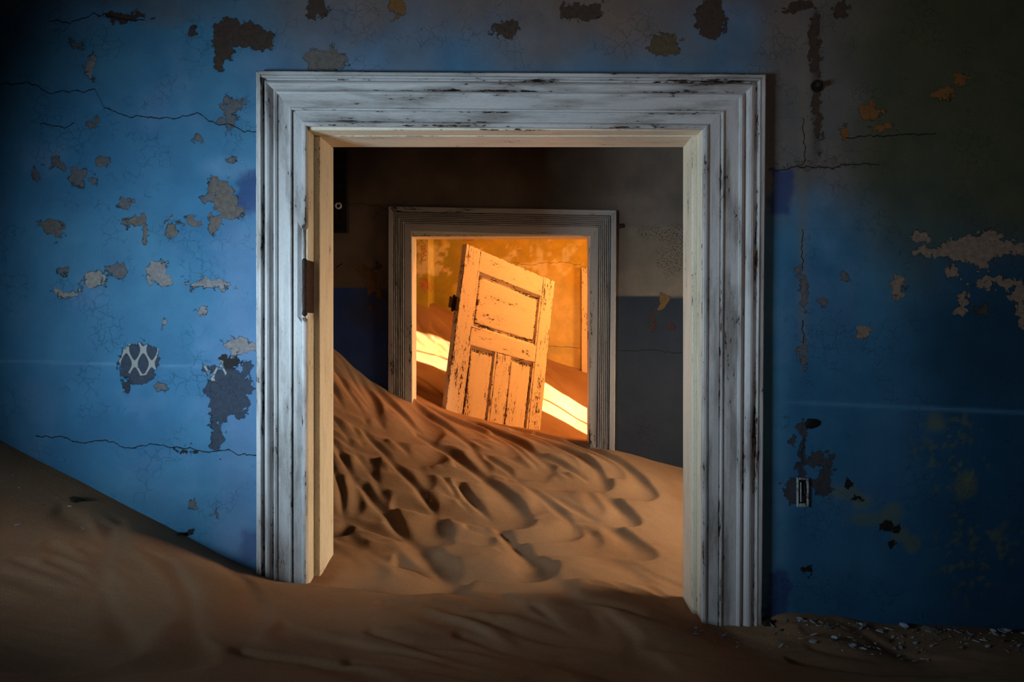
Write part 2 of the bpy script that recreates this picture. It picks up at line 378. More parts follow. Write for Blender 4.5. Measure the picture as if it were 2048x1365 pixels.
def blue_field(x, z):
    d = 2.4
    n = fbm(x * 2.2, z * 2.2, 30); n2 = fbm(x * 6, z * 6, 31)
    c = np.tile(np.array(lin(70, 126, 160)), (x.size, 1))
    c = blend(c, (54, 114, 154), 0.5 + 1.2 * n)
    c = blend(c, (98, 132, 172), 0.45 * sstep(0.05, 0.5, n2))
    # browned distemper over the door, olive upper right
    px = VX + x * FOC / d; py = VY - (z - CAMZ) * FOC / d
    top = sstep(240, -60, py + 130 * n + 70 * n2) * sstep(380, 640, px + 120 * n)
    c = blend(c, (122, 98, 84), 0.92 * top)
    ro = sstep(520, 330, py + 120 * n + 60 * n2) * sstep(1480, 1560, px)
    c = blend(c, (112, 100, 92), 0.9 * ro)
    ol = sstep(640, 420, py + 150 * n - (px - 1700) * 0.2) * sstep(1640, 1820, px + 120 * n)
    c = blend(c, (66, 70, 44), 0.85 * ol)
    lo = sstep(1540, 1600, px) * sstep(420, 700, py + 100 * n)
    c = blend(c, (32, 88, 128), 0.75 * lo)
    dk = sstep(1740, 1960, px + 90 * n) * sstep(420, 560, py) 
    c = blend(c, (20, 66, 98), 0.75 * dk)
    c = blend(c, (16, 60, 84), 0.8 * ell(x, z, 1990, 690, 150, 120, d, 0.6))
    c = blend(c, (108, 100, 98), 0.6 * sstep(70, -20, py + 80 * n2) * sstep(640, 300, px))
    # older deep-blue paint beside the frame
    for b in ((474, 530, 345, 430), (482, 530, 1058, 1130), (1540, 1583, 335, 428), (1540, 1578, 1142, 1260)):
        c = blend(c, (44, 66, 116), 0.85 * box_region(x, z, *b, d, 7))
    c = blend(c, (120, 160, 196), 0.4 * ell(x, z, 455, 335, 45, 22, d, 0.6))
    c = blend(c, (112, 136, 176), 0.4 * box_region(x, z, 440, 530, 430, 1180, d, 40))
    # greenish-yellow stains low on the right
    for q in ((1690, 985, 30, 18), (1722, 1005, 18, 16), (1740, 1040, 42, 16), (1782, 1028, 20, 26), (1800, 1070, 14, 14), (1822, 1092, 14, 18), (1872, 848, 18, 22), (1895, 900, 60, 60), (1930, 975, 22, 22), (1960, 1120, 80, 70)):
        big = q[2] > 50
        m = ell(x, z, *q, d, 0.4, 0.9, 3)
        if big: m = m * sstep(0.16, 0.3, fbm(x * 50, z * 50, 41))
        c = blend(c, (104, 108, 70), (0.5 if not big else 0.55) * m)
    # conduit seam
    sx = (px - 1606)
    c = blend(c, (120, 112, 100), 0.45 * np.exp(-(sx / 9) ** 2) * sstep(30, 60, py) * sstep(800, 600, py))
    c = blend(c, (66, 54, 46), 0.7 * np.exp(-((px - 1632) / 9) ** 2) * sstep(10, 40, py) * sstep(350, 250, py + 60 * n2))
    # faint horizontal daywork lines
    c = blend(c, (128, 168, 208), 0.30 * np.exp(-((py - (722 + 0.03 * px)) / 2.6) ** 2) * sstep(500, 380, px))
    c = blend(c, (84, 140, 180), 0.5 * np.exp(-((py - (804 + 0.045 * (px - 1560))) / 4.0) ** 2) * sstep(1540, 1620, px))
    P = [(445, 85, 22, 40, BRN), (498, 72, 38, 24, BRN), (470, 58, 32, 14, BRN), (438, 122, 10, 16, BRN), (520, 92, 20, 10, BRN), (655, 120, 40, 22, WARM), (630, 15, 20, 22, BRN), (790, 15, 12, 18, OCH), (250, 35, 30, 8, BRN), (385, 60, 9, 8, BRN),
         (183, 135, 10, 17, PALE), (182, 243, 13, 8, GREY), (153, 352, 14, 17, GREY), (115, 333, 15, 10, GREY), (206, 325, 14, 10, GREY), (190, 360, 8, 7, GREY), (75, 350, 7, 12, GREY), (154, 94, 8, 5, GREY),
         (468, 208, 18, 10, GREY), (458, 235, 8, 22, GREY), (443, 248, 11, 7, GREY), (394, 278, 6, 6, GREY), (430, 375, 12, 15, WARM), (452, 398, 22, 30, WARM), (464, 425, 18, 13, WARM), (416, 390, 7, 8, GREY), (460, 318, 7, 7, GREY),
         (315, 548, 22, 24, PALE), (326, 566, 12, 12, PALE), (230, 540, 16, 12, GREY), (190, 563, 20, 14, (150, 142, 138)), (135, 587, 17, 7, (150, 142, 138)), (128, 540, 12, 8, GREY), (415, 569, 32, 7, PALE), (404, 620, 8, 8, PALE), (326, 643, 5, 6, PALE),
         (265, 442, 24, 10, WARM), (385, 440, 16, 9, WARM), (430, 445, 9, 14, WARM), (345, 458, 6, 14, WARM), (105, 455, 20, 13, WARM), (290, 470, 6, 14, WARM), (250, 405, 10, 7, GREY),
         (278, 728, 38, 40, SLATE), (258, 740, 22, 18, SLATE), (268, 756, 22, 10, (40, 46, 60)), (250, 770, 6, 12, (40, 46, 60)),
         (482, 690, 28, 14, PALE), (462, 726, 16, 12, DARK), (455, 772, 42, 32, SLATE), (440, 812, 22, 30, SLATE), (474, 806, 18, 26, SLATE), (430, 868, 10, 28, SLATE), (497, 736, 10, 14, SLATE), (425, 740, 14, 10, SLATE), (488, 770, 14, 12, SLATE), (320, 776, 9, 7, GREY),
         (428, 1032, 8, 5, GREY), (385, 1008, 5, 6, GREY), (370, 898, 10, 4, DARK), (375, 1065, 6, 4, DARK),
         (1886, 190, 18, 10, OCH, 10), (1922, 160, 13, 14, OCH, 40), (1740, 222, 20, 16, OCH), (1762, 258, 15, 8, OCH), (1690, 265, 8, 14, OCH), (1420, 40, 28, 36, BRN), (1590, 12, 25, 10, BRN), (1685, 20, 14, 14, BRN), (1330, 90, 30, 22, (96, 82, 60)), (1160, 20, 40, 18, BRN), (1010, 60, 22, 12, BRN),
         (1632, 85, 9, 52, BRN), (1634, 225, 7, 42, BRN), (1640, 330, 45, 7, WARM),
         (1840, 473, 17, 13, TAN), (1866, 505, 36, 8, TAN), (1945, 500, 56, 25, TAN), (2005, 500, 50, 14, TAN), (1970, 530, 12, 14, TAN), (1908, 548, 12, 12, TAN), (1985, 470, 20, 9, TAN), (1798, 568, 11, 7, TAN), (1800, 584, 8, 18, TAN), (1924, 626, 13, 9, TAN), (1930, 606, 8, 16, TAN), (1970, 571, 20, 7, TAN), (2010, 565, 22, 7, TAN), (2036, 585, 16, 16, TAN), (2046, 625, 9, 26, TAN), (1972, 625, 13, 8, (70, 66, 64)),
         (1604, 558, 8, 20, GREY), (1608, 590, 7, 20, GREY), (1607, 712, 7, 24, GREY), (1648, 606, 10, 6, GREY), (1690, 556, 6, 6, GREY), (1722, 663, 9, 10, TAN),
         (1603, 860, 9, 9, (60, 64, 72)), (1602, 908, 5, 16, (52, 58, 70)), (1602, 936, 7, 18, (52, 58, 70)), (1586, 980, 20, 25, (64, 66, 72)), (1634, 918, 16, 18, (64, 66, 72)), (1648, 952, 9, 24, (64, 66, 72)), (1640, 974, 18, 14, (60, 62, 70)), (1585, 884, 6, 5, (60, 64, 72)), (1660, 925, 6, 12, (60, 62, 70)),
         (1770, 1054, 11, 11, DARK), (1798, 1062, 8, 8, DARK), (1616, 1145, 6, 5, DARK), (1698, 975, 5, 6, DARK), (1718, 998, 5, 5, DARK), (1781, 1090, 5, 5, DARK)]
    C = [[(-20, 168), (60, 165), (100, 185), (190, 180), (207, 215), (260, 232), (340, 238), (400, 228), (440, 250), (513, 262)],
         [(70, 872), (150, 885), (215, 880), (250, 897), (300, 888), (375, 900), (440, 905), (513, 909)],
         [(1535, 338), (1610, 336), (1690, 332), (1760, 330)], [(95, 40), (140, 45), (190, 28), (290, 40)], [(80, 250), (130, 254), (152, 240)],
         [(1606, 235), (1607, 330)], [(1607, 455), (1606, 540)], [(1607, 640), (1606, 690)], [(1609, 870), (1610, 930)], [(1690, 280), (1760, 268), (1875, 270)]]
    st = ell(x, z, 280, 715, 42, 36, d, 0.15, 0.0) + ell(x, z, 430, 740, 24, 22, d, 0.15, 0.0)
    return wall_fields(x, z, c, P, C, d, lin(*GREY), stencil=st)

def passage_field(x, z):
    d = 3.9
    n = fbm(x * 2.2, z * 2.2, 50); n2 = fbm(x * 7, z * 7, 51)
    px = VX + x * FOC / d; py = VY - (z - CAMZ) * FOC / d
    c = np.tile(np.array(lin(132, 112, 98)), (x.size, 1))
    c = blend(c, (92, 74, 60), 0.5 + 1.3 * n)
    c = blend(c, (150, 136, 124), 0.6 * sstep(400, 440, py + 20 * n2) * sstep(720, 560, px))
    c = blend(c, (150, 128, 104), 0.6 * sstep(450, 458, py + 8 * n2) * sstep(1240, 1270, px))
    line = 575 + 20 * (px - 670) / 690
    dado = sstep(-1.5, 1.5, py - line + 3 * n2)
    blue = np.array(lin(44, 70, 132)) * sstep(1150, 900, px)[:, None] + np.array(lin(48, 53, 62)) * (1 - sstep(1150, 900, px))[:, None]
    c = c * (1 - dado[:, None]) + blue * dado[:, None]
    c = blend(c, (64, 62, 68), 0.6 * dado * ell(x, z, 750, 620, 50, 40, d, 0.5))
    P = [(725, 540, 12, 10, (120, 84, 48)), (738, 555, 12, 14, (120, 84, 48)), (745, 572, 10, 12, (120, 84, 48)), (760, 585, 8, 8, (118, 84, 52)), (770, 585, 6, 10, (70, 56, 46)), (740, 612, 6, 5, (90, 70, 52)), (752, 535, 6, 6, BRN), (1328, 598, 10, 10, (130, 96, 58)), (1322, 612, 6, 6, (130, 96, 58)), (1305, 640, 4, 16, (80, 52, 44)), (1340, 655, 6, 6, (80, 52, 44)), (760, 430, 20, 6, (116, 104, 94))]
    C = [[(690, 412), (715, 408), (750, 412), (775, 418)], [(1236, 700), (1290, 702), (1370, 706)]]
    sp = ell(x, z, 1335, 465, 60, 16, d, 0.5, 0.4) + 0.9 * ell(x, z, 1355, 510, 40, 50, d, 0.6, 0.5) + 0.6 * ell(x, z, 1290, 870, 30, 50, d, 0.7, 0.6)
    return wall_fields(x, z, c, P, C, d, lin(90, 76, 64), spots=sp)

def ochre_field(x, z, d=6.3):
    n = fbm(x * 2.4, z * 2.4, 60); n2 = fbm(x * 8, z * 8, 61); n3 = fbm(x * 22, z * 22, 63)
    px = VX + x * FOC / d; py = VY - (z - CAMZ) * FOC / d
    c = np.tile(np.array(lin(206, 172, 66)), (x.size, 1))
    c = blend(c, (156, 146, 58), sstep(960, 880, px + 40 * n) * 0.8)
    c = blend(c, (226, 196, 108), 0.7 * sstep(0.1, 0.5, n + n2))
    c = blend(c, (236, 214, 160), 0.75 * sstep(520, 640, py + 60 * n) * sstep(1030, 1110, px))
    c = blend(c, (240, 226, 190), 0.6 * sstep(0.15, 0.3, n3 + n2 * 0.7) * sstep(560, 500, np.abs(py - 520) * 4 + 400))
    P = [(945, 470, 12, 5, (196, 120, 76)), (935, 476, 8, 4, (196, 120, 76)), (893, 540, 5, 4, (226, 190, 150)), (1040, 500, 5, 4, (226, 190, 150)), (1100, 480, 6, 3, (226, 190, 150)), (848, 570, 6, 12, (190, 120, 80)), (846, 500, 4, 20, (205, 160, 100))]
    C = [[(1025, 526), (1060, 530), (1120, 524), (1165, 530)], [(1095, 692), (1165, 697)]]
    return wall_fields(x, z, c, P, C, d, lin(200, 150, 100))

XL, XR, TOP = -2.05, 1.95, 3.2
Y0, YB = -4.2, 3.9
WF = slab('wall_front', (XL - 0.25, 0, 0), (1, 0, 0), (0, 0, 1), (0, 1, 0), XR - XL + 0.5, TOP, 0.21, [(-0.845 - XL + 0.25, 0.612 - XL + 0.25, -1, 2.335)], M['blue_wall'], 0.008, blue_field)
WM = slab('wall_middle', (XL - 0.25, 1.5, 0), (1, 0, 0), (0, 0, 1), (0, 1, 0), XR - XL + 0.5, TOP, 0.13, [(-0.745 - XL + 0.25, 0.335 - XL + 0.25, -1, 2.165)], M['passage_wall'], 0.012, passage_field)
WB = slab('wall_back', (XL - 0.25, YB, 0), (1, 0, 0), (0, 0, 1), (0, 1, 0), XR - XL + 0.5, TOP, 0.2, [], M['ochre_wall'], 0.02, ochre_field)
slab('wall_left', (XL, Y0, 0), (0, 1, 0), (0, 0, 1), (-1, 0, 0), YB - Y0, TOP, 0.16, [(-2.3 - Y0, -1.2 - Y0, 1.14, 1.78)], M['plaster'])
slab('wall_right', (XR, Y0, 0), (0, 1, 0), (0, 0, 1), (1, 0, 0), YB - Y0, TOP, 0.25, [(2.78 - Y0, 3.32 - Y0, 0.95, 2.5), (0.45 - Y0, 1.25 - Y0, 1.15, 1.95)], M['plaster'])
slab('wall_rear', (XL - 0.25, Y0, 0), (1, 0, 0), (0, 0, 1), (0, -1, 0), XR - XL + 0.5, TOP, 0.2, [(0.4 - XL + 0.25, 1.4 - XL + 0.25, -1, 2.3)], M['plaster'])
slab('ceiling', (XL - 0.25, Y0 - 0.2, TOP), (1, 0, 0), (0, 1, 0), (0, 0, 1), XR - XL + 0.5, YB - Y0 + 0.4, 0.12,
     [(0.5 - XL + 0.25, 1.4 - XL + 0.25, 1.75 - Y0 + 0.2, 2.55 - Y0 + 0.2)], M['plaster'])  # opening made up for the added far room fill lamp
slab('floor', (XL - 0.25, Y0 - 0.2, 0), (1, 0, 0), (0, 1, 0), (0, 0, -1), XR - XL + 0.5, YB - Y0 + 0.4, 0.12, [], M['dark_wood'])
pier_x = W(856, 0, 5.95).x
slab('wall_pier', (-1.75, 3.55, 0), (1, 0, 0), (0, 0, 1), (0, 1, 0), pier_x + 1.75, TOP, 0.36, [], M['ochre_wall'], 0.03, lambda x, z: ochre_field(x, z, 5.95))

# ---------------------------------------------------------------- sand surface
ctrl = []
def cp(px, py, d): ctrl.append(tuple(W(px, py, d)))
for p in ((-60, 852, 2.4), (0, 880, 2.4), (150, 957, 2.4), (300, 1036, 2.4), (420, 1098, 2.4), (513, 1146, 2.4), (515, 1154, 2.35), (612, 1170, 2.35),
          (0, 1045, 2.12), (250, 1105, 2.1), (430, 1150, 2.15), (0, 1365, 1.42), (300, 1365, 1.5), (513, 1240, 2.0), (700, 1365, 1.60), (1024, 1365, 1.70), (1024, 1215, 2.25), (1300, 1365, 1.80), (1300, 1230, 2.25),
          (1600, 1365, 1.92), (2048, 1365, 1.97), (1405, 1250, 2.35), (1522, 1249, 2.38), (1560, 1224, 2.4), (1700, 1236, 2.4), (1850, 1250, 2.4), (2048, 1262, 2.4), (1800, 1300, 2.25),
          (667, 1106, 2.62), (800, 1140, 2.55), (1024, 1150, 2.55), (1200, 1158, 2.55), (1364, 1195, 2.61),
          (668, 699, 3.88), (720, 745, 3.88), (778, 783, 3.88), (828, 799, 3.92), (905, 829, 3.98), (1000, 851, 4.0), (1080, 865, 4.0), (1180, 889, 3.92), (1232, 899, 3.88), (1300, 922, 3.88), (1364, 938, 3.88),
          (892, 819, 4.19), (985, 846, 4.45), (1080, 862, 4.82), (830, 738, 5.0), (895, 765, 5.0), (1085, 818, 5.25), (1176, 868, 5.25), (1140, 868, 4.85),
          (830, 655, 5.72), (915, 682, 5.72), (1090, 757, 5.72), (1176, 812, 5.72), (831, 609, 5.94), (854, 617, 5.94), (862, 603, 6.28), (905, 626, 6.28), (1000, 680, 6.28), (1095, 720, 6.28), (1176, 746, 6.28)):
    cp(*p)
ctrl += [(-2.05, 0, 1.32), (-2.05, -0.6, 1.15), (-2.05, -1.4, 1.2), (-1.72, -1.35, 1.25), (-1.72, -1.8, 1.28), (-2.0, -2.6, 1.1), (-1, -2.6, 1.0), (0, -2.6, 0.8), (1.2, -2.6, 0.6), (1.95, -2.6, 0.48), (1.95, -1.2, 0.5), (1.95, 0, 0.5), (0, -1.4, 0.78), (-1.1, -1.4, 1.02), (1.1, -1.4, 0.60),  # out-of-view bank at the left wall, raised to shade the near sand
         (-2.05, 0.3, 1.28), (-1.3, 0.3, 0.92), (-2.05, 1.45, 1.9), (-1.5, 1.45, 1.62), (1.95, 0.3, 0.45), (1.2, 0.3, 0.5), (1.95, 1.45, 0.62), (1.2, 1.45, 0.70),
         (-2.05, 1.8, 1.85), (-1.4, 1.8, 1.5), (-2.05, 2.7, 1.8), (-1.5, 2.7, 1.48), (-2.05, 3.9, 2.1), (1.95, 1.8, 0.65), (1.1, 1.8, 0.75), (1.2, 2.6, 0.62), (1.95, 2.8, 0.5), (1.95, 3.9, 0.85), (1.2, 3.9, 1.0), (1.2, 3.3, 0.75)]
ctrl = np.array(ctrl)
def tps(r): return np.where(r > 1e-9, r * r * np.log(r + 1e-12), 0)
A = ctrl[:, :2]; n_c = len(A)
Km = tps(np.linalg.norm(A[:, None] - A[None], axis=2)) + np.eye(n_c) * 0.004
Pm = np.c_[np.ones(n_c), A]
SOL = np.linalg.solve(np.block([[Km, Pm], [Pm.T, np.zeros((3, 3))]]), np.r_[ctrl[:, 2], 0, 0, 0])
def base_h(x, y):
    h = SOL[n_c] + SOL[n_c + 1] * x + SOL[n_c + 2] * y
    for i in range(n_c):
        h = h + SOL[i] * tps(np.hypot(x - A[i, 0], y - A[i, 1]))
    return h
def hit(px, py):
    """where the line of sight meets the smooth sand surface"""
    for d in np.arange(1.6, 6.2, 0.01):
        p = W(px, py, d)
        if p.z < base_h(p.x, p.y): return p
    return None
tongues = []
def tongue(px, py, ang, L, Wd, H, k=2.2, steep=0.035):
    p = hit(px, py)
    if p is not None:
        a = math.radians(ang); tongues.append((p.x, p.y, math.cos(a), math.sin(a), L, Wd, H, k, steep))
cx = lambda a: 660 + a / 2.625
cy = lambda b: 680 + b / 2.625
for (a, b, ang, L, Wd, H) in ((260, 275, -40, .16, .10, .022), (265, 385, -42, .20, .14, .034), (605, 512, -38, .34, .20, .040), (290, 505, -48, .20, .13, .034), (255, 588, -45, .2, .13, .036), (620, 640, -40, .32, .17, .040), (250, 718, -46, .2, .12, .036),
        (552, 800, -50, .26, .12, .036), (205, 912, -42, .2, .12, .045), (345, 940, -62, .26, .10, .04), (668, 1062, -62, .34, .12, .05), (885, 742, -52, .26, .14, .036), (1025, 600, -30, .30, .12, .028), (1205, 700, -38, .24, .14, .034), (1160, 745, -52, .2, .12, .03),
        (1112, 945, -36, .36, .15, .05), (1525, 785, -40, .28, .16, .036), (1600, 725, -30, .24, .12, .024), (1378, 1030, -42, .26, .14, .036), (1495, 1105, -40, .22, .12, .026), (720, 1285, -42, .34, .18, .055), (1205, 1215, -56, .34, .16, .048),
        (815, 508, -32, .24, .10, .022), (1195, 880, -38, .24, .12, .030), (1640, 970, -36, .26, .14, .030), (1760, 845, -44, .24, .14, .026), (900, 1060, -60, .26, .1, .032), (1500, 930, -40, .24, .12, .024), (1000, 640, -48, .16, .08, .018), (1720, 1150, -30, .3, .14, .03),
        (930, 560, -30, .2, .10, .018), (1330, 600, -30, .26, .12, .018), (1300, 820, -40, .24, .12, .022), (420, 590, -42, .2, .1, .022), (120, 1010, -70, .2, .09, .05)):
    tongue(cx(a), cy(b), ang * 0.5 - 2, L * 1.15, Wd * 1.55, H * 1.2, 2.2, 0.15)
for i in range(16):   # smaller lobes between them
    tongue(random.uniform(660, 1370), random.uniform(800, 1160), random.uniform(-30, -8), random.uniform(.2, .34), random.uniform(.12, .2), random.uniform(.010, .02), 2.0, 0.16)
for i in range(16):
    tongue(random.uniform(740, 1360), random.uniform(985, 1175), random.uniform(-32, -8), random.uniform(.3, .45), random.uniform(.16, .26), random.uniform(.016, .034), 2.0, 0.18)
for i in range(26):   # softer lobes of the near room
    tongue(random.uniform(-40, 2060), random.uniform(1215, 1400), random.uniform(-50, 10), random.uniform(.22, .4), random.uniform(.14, .24), random.uniform(.008, .018), 3.0, 0.25)
for i in range(16):
    tongue(random.uniform(740, 1360), random.uniform(985, 1175), random.uniform(-32, -8), random.uniform(.3, .45), random.uniform(.16, .26), random.uniform(.016, .034), 2.0, 0.18)
for i in range(26):   # lobes of the far room
    px = random.uniform(835, 1170); py = random.uniform(660, 860)
    p = hit(px, py)
    if p is not None and p.y > 1.9:
        a = math.radians(random.uniform(-50, -20)); tongues.append((p.x, p.y, math.cos(a), math.sin(a), .35, .16, .012, 2.0, 0.2))

def relief(x, y):
    wx = x + 0.06 * fbm(x * 3, y * 3, 70, 2) + 0.016 * fbm(x * 9, y * 9, 72, 1); wy = y + 0.06 * fbm(x * 3, y * 3, 75, 2) + 0.016 * fbm(x * 9, y * 9, 77, 1)
    h = np.zeros_like(x)
    for (tx, ty, ux, uy, L, Wd, H, k, steep) in tongues:
        m = (np.abs(x - tx) < L + .25) & (np.abs(y - ty) < L + .25)
        if not m.any(): continue
        ax, ay = wx[m], wy[m]
        s = (ax - tx) * ux + (ay - ty) * uy; t = -(ax - tx) * uy + (ay - ty) * ux
        e = s + (L / (Wd * Wd)) * t * t
        q = -e / L
        g = H * np.tanh(np.clip(q, 0, 9) / steep) * (1 - sstep(0.22, 1.0, q))   # a scoop: steep inner wall at the lip, long tail behind
        h[m] = np.minimum(h[m], -g)
    h = h + 0.012 * fbm(x * 3.0 + y, y * 3.0, 80, 3)
    h = h + 0.0022 * fbm(x * 22 - y * 9, y * 26 + x * 8, 84, 2)
    return h
def sand_h(x, y):
    x = np.asarray(x, float); y = np.asarray(y, float)
    return base_h(x, y) + relief(x, y)

# the relief fades out where sand meets the walls so contact lines stay as drawn
def wall_fade(y):
    f = np.ones_like(y)
    for c, wd in ((0.1, 0.16), (1.56, 0.12), (3.9, 0.2)):
        f = np.minimum(f, 0.25 + 0.75 * sstep(wd * 0.5, wd * 1.7, np.abs(y - c)))
    return f
def sand_z(x, y):
    x = np.asarray(x, float); y = np.asarray(y, float)
    inside = ((x > -0.70) & (x < 0.5))
    f = np.where(inside, 1.0, wall_fade(y))
    f = np.maximum(wall_fade(y), sstep(-0.80, -0.6, x) * sstep(0.6, 0.4, x))
    return base_h(x, y) + relief(x, y) * f

ST = 0.0085
gx = np.arange(XL, XR + ST, ST); gx[-1] = XR
gy = np.arange(-2.9, YB + ST, ST); gy[-1] = YB
X, Y = np.meshgrid(gx, gy, indexing='ij')
Z = sand_z(X, Y)
for _ in range(1):   # settle the crests
    Z[1:-1] = (Z[:-2] + 2 * Z[1:-1] + Z[2:]) / 4; Z[:, 1:-1] = (Z[:, :-2] + 2 * Z[:, 1:-1] + Z[:, 2:]) / 4
nx, ny = X.shape
ids = np.arange(nx * ny).reshape(nx, ny)
F = np.stack([ids[:-1, :-1], ids[1:, :-1], ids[1:, 1:], ids[:-1, 1:]], -1).reshape(-1, 4)
me = bpy.data.meshes.new('sand_drift')
me.vertices.add(nx * ny); me.vertices.foreach_set('co', np.stack([X, Y, Z], -1).astype(np.float32).ravel())
me.loops.add(F.size); me.loops.foreach_set('vertex_index', F.ravel().astype(np.int32))
me.polygons.add(len(F)); me.polygons.foreach_set('loop_start', np.arange(0, F.size, 4, dtype=np.int32))
me.update(calc_edges=True); me.validate(); me.shade_smooth()
sand = new_obj('sand_drift', me, M['sand'])
tag(sand, 'rippled brown sand drift pouring through both doorways and banked against the walls', 'sand', kind='stuff')

# ---------------------------------------------------------------- joinery helpers
def box(name, a, b, mat, parent=None, inset=0.006, along=2, xf=None, seed=None):
    """box with an arris band (edge attribute) and grain coordinates"""
    a, b = np.minimum(np.array(a, float), np.array(b, float)), np.maximum(np.array(a, float), np.array(b, float))
    ax = []
    for i in range(3):
        L = b[i] - a[i]; s = min(inset, L * 0.3)
        ax.append([a[i], a[i] + s, b[i] - s, b[i]])
    V = {}; verts = []; edge = []; faces = []
    def vid(i, j, k):
        if (i, j, k) not in V:
            V[(i, j, k)] = len(verts)
            p = [ax[0][i], ax[1][j], ax[2][k]]
            cnt = sum(q in (0, 3) for q in (i, j, k))
            if cnt >= 2:   # eased arris
                for q, ii in enumerate((i, j, k)):
                    if ii == 0: p[q] += 0.0012
                    elif ii == 3: p[q] -= 0.0012
            verts.append(p); edge.append(1.0 if cnt >= 2 else 0.0)
        return V[(i, j, k)]
    for s in (0, 3):
        for u in range(3):
            for v in range(3):
                q = [(s, u, v), (s, u + 1, v), (s, u + 1, v + 1), (s, u, v + 1)]
                for axis in range(3):
                    o = [k for k in range(3) if k != axis]
                    f = []
                    for t in q:
                        r = [0, 0, 0]
                        r[axis] = t[0]; r[o[0]] = t[1]; r[o[1]] = t[2]
                        f.append(vid(*r))
                    faces.append(f)
    return finish(name, verts, faces, edge, mat, parent, along, xf, seed)

def finish(name, verts, faces, edge, mat, parent=None, along=2, xf=None, seed=None, grain=None):
    vs = np.array(verts, float)
    o = [k for k in range(3) if k != along]
    sd = random.uniform(0, 40) if seed is None else seed
    if grain is None:
        grain = np.stack([vs[:, along] + sd, vs[:, o[0]] + sd * 0.37, vs[:, o[1]]], 1)
    if xf is not None:
        vs = np.array([xf @ Vector(v) for v in vs])
    me = bpy.data.meshes.new(name)
    me.from_pydata(vs.tolist(), [], [list(f) for f in faces]); me.update()
    bm = bmesh.new(); bm.from_mesh(me); bmesh.ops.recalc_face_normals(bm, faces=bm.faces); bm.to_mesh(me); bm.free()
    fattr(me, 'edge', edge); fattr(me, 'grain', grain, 'FLOAT_VECTOR')
    return new_obj(name, me, mat, parent)

def moulding(name, prof, in0, in1, out0, out1, yw, mat, parent, nseg=48, chip=None):
    """mitred architrave length: profile (u, height, edge) swept from corner pair 0 to corner pair 1"""
    verts = []; edge = []; grain = []; faces = []
    sd = random.uniform(0, 40); m = len(prof)
    L = (Vector(in1) - Vector(in0)).length
    Wd = (Vector(out0) - Vector(in0)).length
    for s in range(nseg + 1):
        t = s / nseg
        for (u, h, e) in prof:
            p = Vector(in0).lerp(Vector(out0), u).lerp(Vector(in1).lerp(Vector(out1), u), t)
            hh = h * (1 + 0.04 * math.sin(9 * t + 20 * u)) 
            if chip and u < 0.12: hh, p = chip(p, u, hh)
            verts.append((p.x, yw - hh, p.z)); edge.append(e); grain.append((t * L + sd, u * Wd * 1.0 + sd * 0.37, h))
    for s in range(nseg):
        for q in range(m - 1):
            a = s * m + q
            faces.append((a, a + 1, a + m + 1, a + m))
    faces.append(tuple(range(m))); faces.append(tuple(range(nseg * m, nseg * m + m)))
    return finish(name, verts, faces, edge, mat, parent, grain=np.array(grain))

def P2(px, py, d):
    p = W(px, py, d); return (p.x, 0, p.z)

# ---------------------------------------------------------------- door_1: the big white frame
K = 0.75
raw = [(0, 0, 0), (0, .026, .6), (.012, .031, 1), (.05, .032, .3), (.08, .029, .6), (.095, .024, .8), (.11, .024, .2), (.19, .0245, 0), (.268, .024, .3), (.275, .018, 1), (.29, .018, 1), (.295, .032, .8), (.315, .034, .3), (.335, .032, .8), (.342, .027, .4),
       (.46, .027, 0), (.575, .027, .3), (.585, .033, .6), (.62, .037, .2), (.655, .033, .6), (.665, .021, 1), (.685, .021, 1), (.70, .030, .5), (.735, .039, .2), (.77, .043, .1), (.805, .041, .2), (.835, .034, .4), (.845, .024, 1), (.875, .024, 1), (.882, .044, .8), (.897, .047, .5), (.912, .046, .6), (.93, .043, .3), (.985, .042, .5), (1.0, .039, 1), (1.0, 0, .3)]
profA = [(u, h * K, e) for u, h, e in raw]
dA = 2.375
iTL, iTR, oTL, oTR = P2(612, 251, dA), P2(1408, 257, dA), P2(513, 143, dA), P2(1531, 150, dA)
iBL, oBL, iBR, oBR = P2(612, 1290, dA), P2(514, 1290, dA), P2(1404, 1390, dA), P2(1522, 1390, dA)
D1 = empty('door_1', (-0.12, 0.1, 0.5)); D1['kind'] = 'structure'
tag(D1, 'wide white wooden door frame with moulded architrave set in the blue wall', 'door frame')
inv = Matrix.Translation((0.12, -0.1, -0.5))
def chip_left(p, u, h):
    z0, z1 = W(0, 452, dA).z, W(0, 640, dA).z
    if z1 < p.z < z0: return h * 0.55, p + Vector((-0.010 * (1 - u / .12), 0, 0))
    return h, p
parts = [moulding('side_architrave', profA, iBL, iTL, oBL, oTL, 0.0, M['frame'], None, 150, chip_left),
         moulding('head_architrave', profA, iTL, iTR, oTL, oTR, 0.0, M['frame'], None, 60),
         moulding('side_architrave', profA, iTR, iBR, oTR, oBR, 0.0, M['frame'], None, 60)]
xl, xr, zt = iTL[0], iTR[0], (iTL[2] + iTR[2]) / 2
lxl, lxr, lzt = W(640, 0, 2.46).x, W(1384, 0, 2.46).x, W(0, 273, 2.46).z
parts += [box('jamb', (-0.845, -0.006, 0.3), (xl, 0.21, 2.335), M['jamb']), box('jamb', (xr - 0.004, -0.006, 0.2), (0.612, 0.21, 2.335), M['jamb']), box('head_jamb', (xl - .0005, -0.006, min(iTL[2], iTR[2]) - .001), (xr, 0.21, 2.335), M['jamb'], along=0),
          box('door_stop', (xl - .003, 0.06, 0.3), (lxl, 0.225, lzt + 0.002), M['jamb'], inset=.004), box('door_stop', (lxr, 0.06, 0.2), (xr - .002, 0.215, lzt + 0.002), M['jamb'], inset=.004), box('head_door_stop', (xl, 0.06, lzt), (xr, 0.212, zt + .003), M['jamb'], along=0, inset=.004)]
